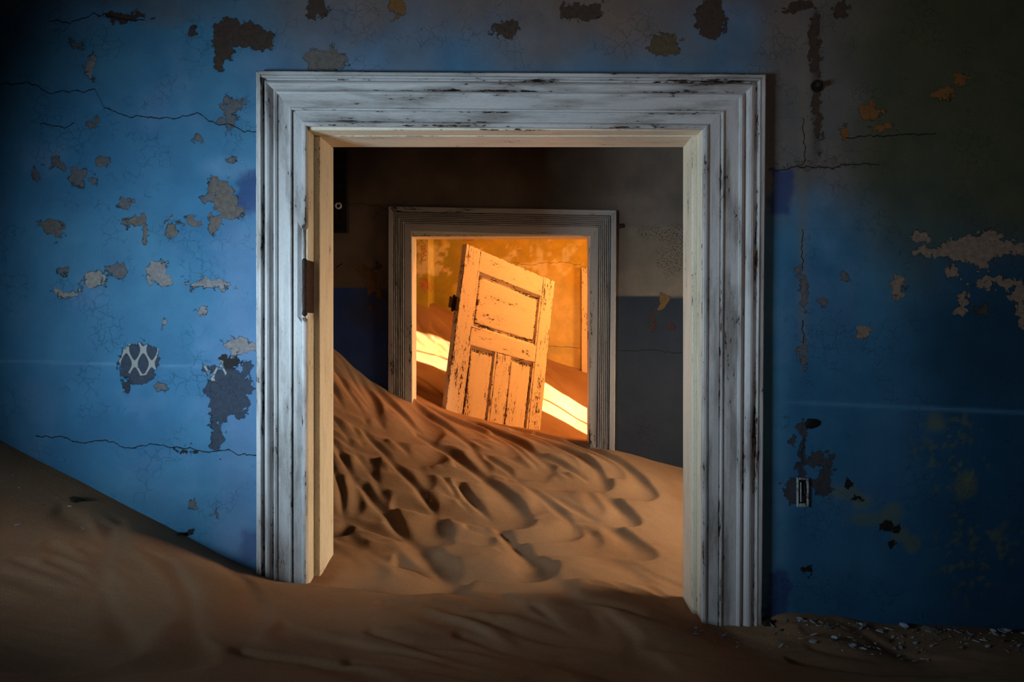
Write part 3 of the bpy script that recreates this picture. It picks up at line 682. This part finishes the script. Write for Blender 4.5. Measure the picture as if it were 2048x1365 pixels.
def cyl(name, p0, p1, r, mat, parent=None, seg=14, caps=True, radii=None):
    p0, p1 = Vector(p0), Vector(p1); ax = (p1 - p0).normalized()
    a = ax.orthogonal().normalized(); b = ax.cross(a)
    rings = radii or [(0, r), (1, r)]
    vs = []; fs = []
    for t, rr in rings:
        c = p0.lerp(p1, t)
        vs += [c + (a * math.cos(k * 2 * math.pi / seg) + b * math.sin(k * 2 * math.pi / seg)) * rr for k in range(seg)]
    for i in range(len(rings) - 1):
        for k in range(seg):
            fs.append((i * seg + k, i * seg + (k + 1) % seg, (i + 1) * seg + (k + 1) % seg, (i + 1) * seg + k))
    fs.append(tuple(range(seg))[::-1]); fs.append(tuple(range((len(rings) - 1) * seg, len(rings) * seg)))
    return mesh(name, vs, fs, mat, parent)
def attach(ps, root):
    mi = Matrix.Translation(root.location).inverted()
    for o in ps:
        o.parent = root; o.matrix_parent_inverse = mi
hz0, hz1 = W(0, 633, 2.38).z, W(0, 518, 2.38).z
hinge = cyl('hinge', (xl - .003, -0.030, hz0), (xl - .003, -0.030, hz1), 0.0085, M['rust'], radii=[(0, .004), (.03, .0095), (.08, .0085), (.09, .0078), (.48, .0085), (.49, .0072), (.51, .0072), (.52, .0085), (.97, .0088), (1, .005)])
leafp = box('hinge_plate', (xl - .001, -0.026, hz0 + .012), (xl + .0035, 0.052, hz1 - .004), M['rust'], inset=.002)
tag(hinge, 'rusted iron hinge left on the jamb')
attach(parts + [hinge], D1)
leafp.parent = hinge
screws = []

# ---------------------------------------------------------------- door_2: reeded frame in the middle wall
raw2 = [(0, 0, .2), (0, .016, .6), (.01, .018, 1), (.30, .018, .3)]
for i in range(6):
    u = .31 + i * .075
    raw2 += [(u, .001, .7), (u + .026, .001, .7), (u + .027, .016, .3), (u + .038, .022, .1), (u + .050, .023, .1), (u + .062, .022, .1), (u + .073, .016, .3)]
raw2 += [(.765, .002, 1), (.785, .002, 1), (.79, .027, .8), (.98, .027, .4), (1, .024, 1), (1, 0, .3)]
dB = 3.88
jTL, jTR, pTL, pTR = P2(823, 462, dB), P2(1182, 471, dB), P2(777, 413, dB), P2(1233, 421, dB)
jBL, pBL, jBR, pBR = P2(824, 960, dB), P2(776, 960, dB), P2(1176, 1040, dB), P2(1228, 1040, dB)
D2 = empty('door_2', (-0.2, 1.56, 0.5)); D2['kind'] = 'structure'
tag(D2, 'smaller reeded grey-white door frame glowing orange inside, in the dark passage wall', 'door frame')
parts = [moulding('side_architrave', raw2, jBL, jTL, pBL, pTL, 1.5, M['passage_frame'], None, 40),
         moulding('head_architrave', raw2, jTL, jTR, pTL, pTR, 1.5, M['passage_frame'], None, 40),
         moulding('side_architrave', raw2, jTR, jBR, pTR, pBR, 1.5, M['passage_frame'], None, 40)]
parts += [box('jamb', (-0.745, 1.497, 0.4), (jTL[0] + .001, 1.635, 2.165), M['jamb']), box('jamb', (jBR[0] + .006, 1.497, 0.3), (0.335, 1.635, 2.165), M['jamb']), box('head_jamb', (jTL[0], 1.497, jTR[2] - .004), (jBR[0] + .006, 1.635, 2.165), M['jamb'], along=0)]
strike = box('strike_plate', (W(1178, 0, 3.95).x - .006, 1.535, W(0, 680, 3.95).z), (W(1178, 0, 3.95).x + .012, 1.575, W(0, 662, 3.95).z), M['rust'], inset=.003)
attach(parts + [strike], D2)

# ---------------------------------------------------------------- door_3: casing at the far right of the ochre wall
x3 = W(1163, 0, 6.27).x; z3 = W(0, 535, 6.27).z
D3 = empty('door_3', (x3, 3.88, 0.8)); D3['kind'] = 'structure'
tag(D3, 'pale door casing at the right end of the ochre wall', 'door frame')
parts = [box('side_architrave', (x3, 3.865, 0.6), (x3 + .11, 3.902, z3), M['leaf']), box('head_architrave', (x3 + .11, 3.865, z3 - .11), (x3 + .95, 3.902, z3), M['leaf'], along=0),
         box('side_architrave', (x3 + .95, 3.865, 0.6), (x3 + 1.06, 3.902, z3), M['leaf']), box('door_board', (x3 + .11, 3.885, 0.6), (x3 + .95, 3.902, z3 - .11), M['leaf'])]
attach(parts, D3)

# ---------------------------------------------------------------- windows out of view that let the daylight in
def window(name, x, y0, y1, z0, z1, label, mullions, bars):
    r = empty(name, (x, (y0 + y1) / 2, z0)); r['kind'] = 'structure'; tag(r, label, 'window')
    s = .045; ps = []
    for (a, b) in (((y0, z0), (y0 + s, z1)), ((y1 - s, z0), (y1, z1))):
        ps.append(box('window_frame', (x, a[0], a[1]), (x + .05, b[0], b[1]), M['window_paint']))
    for zz in (z0, z1 - s): ps.append(box('window_frame', (x, y0 + s, zz), (x + .05, y1 - s, zz + s), M['window_paint'], along=1))
    for m in mullions: ps.append(box('mullion', (x + .01, m - .012, z0 + s), (x + .04, m + .012, z1 - s), M['window_paint']))
    for m in bars: ps.append(box('glazing_bar', (x + .012, y0 + s, m - .012), (x + .038, y1 - s, m + .012), M['window_paint'], along=1))
    attach(ps, r)
window('window_1', -2.19, -2.3, -1.2, 1.14, 1.78, 'empty wooden window frame in the left wall of the blue room', [], [])
window('window_2', 2.05, 2.78, 3.32, 0.95, 2.5, 'empty wooden window frame letting low sun into the ochre room', [3.02], [])

window('window_3', 2.05, 0.45, 1.25, 1.15, 1.95, 'empty wooden window frame at the right end of the passage', [], [])
slab('wall_sun_block', (3.4, -1.2, 0), (0, 1, 0), (0, 0, 1), (1, 0, 0), 3.4, 3.0, 0.25, [], M['plaster'])  # unseen wall added to keep direct sun out of the passage window

# ---------------------------------------------------------------- the loose door leaning in the far doorway
S = 1.1
LW, TH, LH = 0.82 * S, 0.042, 1.95
st_l, st_r, tr, hp, mr, mw, mid = 0.116 * S, 0.116 * S, 0.1352 * S, 0.335 * S, 0.109 * S, 0.112 * S, 0.409 * S
TL = Vector((-0.4122 * S, CAMY + (1.5861 - CAMY) * S, CAMZ + (2.074 - CAMZ) * S))
LM = Matrix.Translation(TL) @ Euler((-0.0614, 0.223, 0.8467), 'XYZ').to_matrix().to_4x4()
leaf = empty('tilted_door_leaf', LM @ Vector((LW / 2, TH / 2, -LH)))
leaf.rotation_euler = (-0.0614, 0.223, 0.8467)
tag(leaf, 'peeling cream panelled door leaning askew, half buried in sand beyond the second doorway', 'door')
LOC = Matrix.Translation((-LW / 2, -TH / 2, LH))
def lbox(name, u0, v0, u1, v1, y0=0.0, y1=TH, along=2, inset=.007, par=None):
    return box(name, (u0, y0, v0), (u1, y1, v1), M['leaf_stile' if name in ('stile', 'muntin') else 'leaf'], par or leaf, inset, along, LOC)
lbox('stile', 0, -LH, st_l, 0); lbox('stile', LW - st_r, -LH, LW, 0)
lbox('top_rail', st_l + .0008, -tr, LW - st_r - .0008, -.002, .001, TH - .001, 0)
lbox('middle_rail', st_l + .0008, -tr - hp - mr, LW - st_r - .0008, -tr - hp, .001, TH - .001, 0)
lbox('bottom_rail', st_l + .0008, -LH, LW - st_r - .0008, -LH + .22, .001, TH - .001, 0)
lbox('muntin', mid - mw / 2, -LH + .22, mid + mw / 2, -tr - hp - mr, .001, TH - .001)
def panel(u0, v0, u1, v1, along):
    fld = 0.045
    ys = {'o': .024, 'b': .020, 'f': .010, 'f2': .013}
    rect = lambda i, y: [(u0 + i, y, v0 + i), (u1 - i, y, v0 + i), (u1 - i, y, v1 - i), (u0 + i, y, v1 - i)]
    vs = rect(0, .021) + rect(fld * .70, .023) + rect(fld * .76, .0125) + rect(fld * .95, .010) + rect(fld * 1.6, .010) + rect(0, .030)
    ed = [1] * 4 + [.9] * 4 + [1] * 4 + [.3] * 4 + [0] * 4 + [0] * 4  # wear weighted onto bevel lines, darkening them where frontal light leaves no shade
    fs = []
    for k in range(4):
        for q in range(4):
            fs.append((k * 4 + q, k * 4 + (q + 1) % 4, (k + 1) * 4 + (q + 1) % 4, (k + 1) * 4 + q))
    fs.append((16, 17, 18, 19)); fs.append((20, 23, 22, 21))
    for q in range(4): fs.append((q, 20 + q, 20 + (q + 1) % 4, (q + 1) % 4))
    p = finish('panel', vs, fs, ed, M['leaf'], leaf, along, LOC)
    # bolection strips around the panel
    b = .016
    for (a0, b0, a1, b1, al) in ((u0, v0, u0 + b, v1, 2), (u1 - b, v0, u1, v1, 2), (u0 + b, v1 - b, u1 - b, v1, 0), (u0 + b, v0, u1 - b, v0 + b, 0)):
        # bevelled strip: high at the frame, low at the panel
        lo, hi = .019, .004
        vv = [(a0, .022, b0), (a1, .022, b0), (a1, .022, b1), (a0, .022, b1)]
        yy = {}
        def yh(u, v):
            d = min(u - u0, u1 - u, v - v0, v1 - v)
            return hi + (lo - hi) * min(1, max(0, d) / b)
        vs2 = [(u, .024, v) for (u, v) in ((a0, b0), (a1, b0), (a1, b1), (a0, b1))] + [(u, yh(u, v), v) for (u, v) in ((a0, b0), (a1, b0), (a1, b1), (a0, b1))]
        finish('panel_moulding', vs2, [(0, 3, 2, 1), (4, 5, 6, 7), (0, 1, 5, 4), (1, 2, 6, 5), (2, 3, 7, 6), (3, 0, 4, 7)], [.6] * 8, M['leaf'], p, al)
    for ch in p.children:
        for v in ch.data.vertices: v.co = LOC @ v.co
    return p
panel(st_l, -tr - hp, LW - st_r, -tr, 0)
panel(st_l, -LH + .22, mid - mw / 2, -tr - hp - mr, 2)
panel(mid + mw / 2, -LH + .22, LW - st_r, -tr - hp - mr, 2)
hv = -0.36 * S
hk = cyl('hinge', LOC @ Vector((-.016, TH - .004, hv - .055)), LOC @ Vector((-.016, TH - .004, hv + .055)), .008, M['rust'], leaf, radii=[(0, .004), (.05, .009), (.45, .0085), (.47, .006), (.53, .006), (.55, .0085), (.95, .009), (1, .003)])
tag(hk, 'dark iron hinge on the edge of the door')
hpv = box('hinge_plate', (-.020, .006, hv - .045), (.001, TH - .006, hv + .04), M['rust'], hk, .003, 2, LOC)
hp2 = box('hinge_plate', (-.055, TH - .010, hv - .035), (-.014, TH - .004, hv + .035), M['rust'], hk, .003, 2, LOC)

# ---------------------------------------------------------------- fittings on the walls
# recessed switch box, right wall
sb = empty('switch_box', W(1605, 985, 2.4))
tag(sb, 'rusty open switch box with chipped pale rim on the right blue wall', 'switch box')
mi = Matrix.Translation(sb.location).inverted()
c = sb.location.copy()
hw, hh = .0215, .052
bars_ = [((-hw, -hh), (-hw + .007, hh)), ((hw - .009, -hh), (hw, hh)), ((-hw + .007, hh - .008), (hw - .009, hh)), ((-hw + .007, -hh), (hw - .009, -hh + .014))]
for (a, b) in bars_:
    attach([box('rim', (c.x + a[0], -.008, c.z + a[1]), (c.x + b[0], .004, c.z + b[1]), M['box_paint'], None, .003)], sb)
attach([box('back_plate', (c.x - hw + .004, -.0015, c.z - hh + .006), (c.x + hw - .004, .004, c.z + hh - .006), M['near_black'], None, .003)], sb)
attach([box('terminal_strip', (c.x - .010, -.007, c.z - .034), (c.x - .005, -.001, c.z + .036), M['box_paint'], None, .002), box('contact', (c.x + .003, -.008, c.z - .006), (c.x + .011, -.001, c.z + .030), M['rust'], None, .002),
        box('contact', (c.x - .003, -.006, c.z - .034), (c.x + .010, -.001, c.z - .012), M['rust'], None, .002)], sb)

def lump(name, loc, r, sx, sy, sz, mat, seed, sub=3, amp=.25):
    bm = bmesh.new(); bmesh.ops.create_icosphere(bm, subdivisions=sub, radius=1)
    for v in bm.verts:
        n = fbm(np.array([v.co.x * 2 + seed]), np.array([v.co.y * 2 + v.co.z * 1.7]), seed)[0]
        v.co *= r * (1 + amp * n * 2)
        v.co.x *= sx; v.co.y *= sy; v.co.z *= sz
    me = bpy.data.meshes.new(name); bm.to_mesh(me); bm.free(); me.shade_smooth()
    o = new_obj(name, me, mat); o.location = loc
    return o
p = W(1622, 848, 2.4)
tag(lump('hole_lump', (p.x, -.003, p.z), .02, 1.25, .35, .85, M['near_black'], 3), 'dark hole, built as a black lump, above the switch box on right blue wall', 'wall hole')  # stands in for a hole; its inner shade is the black colour
# insulator knob, upper right
p = W(1633, 173, 2.4)
kn = empty('wall_knob', (p.x, 0, p.z)); tag(kn, 'black round wall knob right of the big frame near its top corner', 'wall knob')
attach([cyl('base_plate', (p.x, .001, p.z), (p.x, -.006, p.z), .021, M['near_black'], seg=20), cyl('knob', (p.x, -.005, p.z), (p.x, -.03, p.z), .01, M['rust'], seg=16, radii=[(0, .007), (.4, .006), (.6, .011), (.9, .010), (1, .005)])], kn)
# dark board with porcelain ring in the passage
bx0, bx1 = W(640, 0, 3.86).x, W(694, 0, 3.86).x
bd = empty('fuse_board', (bx0, 1.48, W(0, 465, 3.86).z)); tag(bd, 'tall dark board on the passage wall beside the big frame', 'board')
attach([box('backboard', (bx0, 1.462, W(0, 465, 3.86).z), (bx1, 1.502, W(0, 302, 3.86).z), M['dark_wood'], None, .004)], bd)
p = W(675, 411, 3.84); R0 = .0145
vs = []; fs = []
for i in range(24):
    for j in range(10):
        a = i * math.pi / 12; b = j * math.pi / 5
        rr = R0 + .0055 * math.cos(b)
        vs.append((p.x + rr * math.cos(a), 1.455 + .0055 * math.sin(b), p.z + rr * math.sin(a)))
        fs.append((i * 10 + j, ((i + 1) % 24) * 10 + j, ((i + 1) % 24) * 10 + (j + 1) % 10, i * 10 + (j + 1) % 10))
ring = mesh('insulator_ring', vs, fs, M['porcelain'], None, True); tag(ring, 'white porcelain ring insulator')
attach([ring], bd)
# screw eye by the second frame, bent wire on the passage wall
p = W(1240, 452, 3.87)
se = empty('screw_eye', (p.x, 1.5, p.z)); tag(se, 'small rusty screw eye right of the second door frame', 'screw eye')
attach([cyl('shank', (p.x, 1.502, p.z), (p.x, 1.480, p.z), .004, M['rust']), cyl('eye', (p.x, 1.484, p.z), (p.x, 1.470, p.z), .013, M['rust'], radii=[(0, .006), (.3, .014), (.7, .014), (1, .007)])], se)
a = W(669, 534, 3.86); b = W(681, 527, 3.84)
tag(cyl('bent_nail', (a.x, 1.502, a.z), (b.x, 1.470, b.z), .003, M['rust'], seg=8, radii=[(0, .003), (.9, .0028), (.92, .005), (1, .005)]), 'bent nail sticking out of the passage wall by the big frame', 'nail')

# ---------------------------------------------------------------- paint flakes and scraps on the sand
def flake_mesh(r, aspect, seed, thick=.0016):
    rr = random.Random(seed); k = rr.choice((5, 6, 7))
    pts = []
    for i in range(k):
        a = 2 * math.pi * (i + rr.uniform(-.3, .3)) / k; q = r * rr.uniform(.65, 1.15)
        pts.append((q * math.cos(a), q * math.sin(a) * aspect))
    curl = rr.uniform(-9, 9)
    z = lambda x, y: curl * (x * x + .5 * y * y)
    vs = [(x, y, z(x, y)) for x, y in pts] + [(0, 0, 0)] + [(x, y, z(x, y) + thick) for x, y in pts] + [(0, 0, thick)]
    fs = []
    for i in range(k):
        j = (i + 1) % k
        fs += [(i, k, j), (k + 1 + i, k + 1 + j, 2 * k + 1), (i, j, k + 1 + j, k + 1 + i)]
    me = bpy.data.meshes.new('paint_flake'); me.from_pydata(vs, [], fs); me.update()
    me.materials.append(M['flake%d' % rr.choice((0, 0, 1, 1, 2, 3))])
    return me
FM = []
for i in range(16):
    m_ = flake_mesh(.01, random.uniform(.35, .8), 100 + i)
    FM.append(m_)
def place_flake(x, y, sc, label, group, tilt=.35):
    o = bpy.data.objects.new('paint_flake', random.choice(FM)); COL.objects.link(o)
    z = float(sand_z(np.array([x]), np.array([y]))[0])
    o.location = (x, y, z + .0012 + .002 * sc)
    o.rotation_euler = (random.uniform(-tilt, tilt) + .25, random.uniform(-tilt, tilt), random.uniform(0, 6.28))
    o.scale = (sc, sc, sc)
    tag(o, label, 'paint flake', group)
cnt = 0
while cnt < 260:
    x = random.uniform(.50, 1.78); t = random.random() ** 1.3; y = -.035 - .20 * t
    if x < .80 and (y > -.07 or random.random() < .45): continue
    place_flake(x, y, random.choice((.3, .35, .45, .5, .6, .8, 1.0, 1.3)), *(('small paint flake on the sand near the foot of the right door jamb', 'paint flakes near the right jamb') if x < .92 else ('small paint flake midway along the foot of the right wall', 'paint flakes midway along the right wall') if x < 1.36 else ('small paint flake at the far right foot of the right wall', 'paint flakes at the far right'))); cnt += 1
for i in range(24):
    px = random.uniform(0, 225); py = random.uniform(935, 1060)
    q = hit(px, py)
    if q is not None and q.y < -.03: place_flake(q.x, q.y, random.choice((.3, .4, .6, .9)), 'small paint flake on the dark dune below the left wall', 'paint flakes on the left dune')
def big_flake(px, py, L, asp, rot, tilt, label, fm, lift=.006):
    q = hit(px, py)
    me = flake_mesh(L, asp, 700 + px, .003); me.materials.clear(); me.materials.append(M[fm])
    o = bpy.data.objects.new('paint_chip', me); COL.objects.link(o)
    o.location = (q.x, min(q.y, -.03), float(sand_z(np.array([q.x]), np.array([min(q.y, -.03)]))[0]) + lift)
    o.rotation_euler = (tilt, .1, rot)
    tag(o, label, 'paint chip')
big_flake(1862, 1266, .034, .45, -.5, .45, 'large grey plaster chip leaning at the foot of the right wall', 'flake3')
big_flake(2008, 1268, .030, .35, .1, .3, 'long pale chip lying furthest right in the litter', 'flake0')
big_flake(1793, 1246, .020, .5, -.8, .8, 'pale chip propped upright against the right wall', 'flake1', .012)
big_flake(1760, 1266, .017, .7, .4, .3, 'blue-white chip in the middle of the right wall litter', 'flake0')
big_flake(1626, 1286, .016, .6, .2, .3, 'pale rounded chip at the front of the litter', 'flake0')
big_flake(1940, 1270, .016, .6, .9, .35, 'angular pale chip left of the long right chip', 'flake1')
big_flake(1600, 1242, .016, .35, -.6, .5, 'narrow chip near the right door frame foot', 'flake1')
q = hit(1538, 1250)
tag(lump('dark_scrap', (q.x, -.045, float(sand_z(np.array([q.x]), np.array([-.045]))[0]) + .004), .016, 1.5, .8, .7, M['bark'], 5, 3, .5), 'dark crumbled scrap at the foot of the right door frame', 'debris')
q = hit(150, 1003)
tag(lump('dark_scrap', (q.x, q.y, q.z + .003), .012, 1.8, .8, .7, M['bark'], 9, 3, .5), 'dark crumbled scrap on the dune below the left wall', 'debris')
q = hit(372, 1066)
tag(lump('dark_scrap', (q.x, min(q.y, -.02), float(sand_z(np.array([q.x]), np.array([min(q.y, -.02)]))[0]) + .004), .007, 1.5, .8, .9, M['bark'], 12, 2, .6), 'tiny dark scrap where the dune meets the left wall', 'debris')
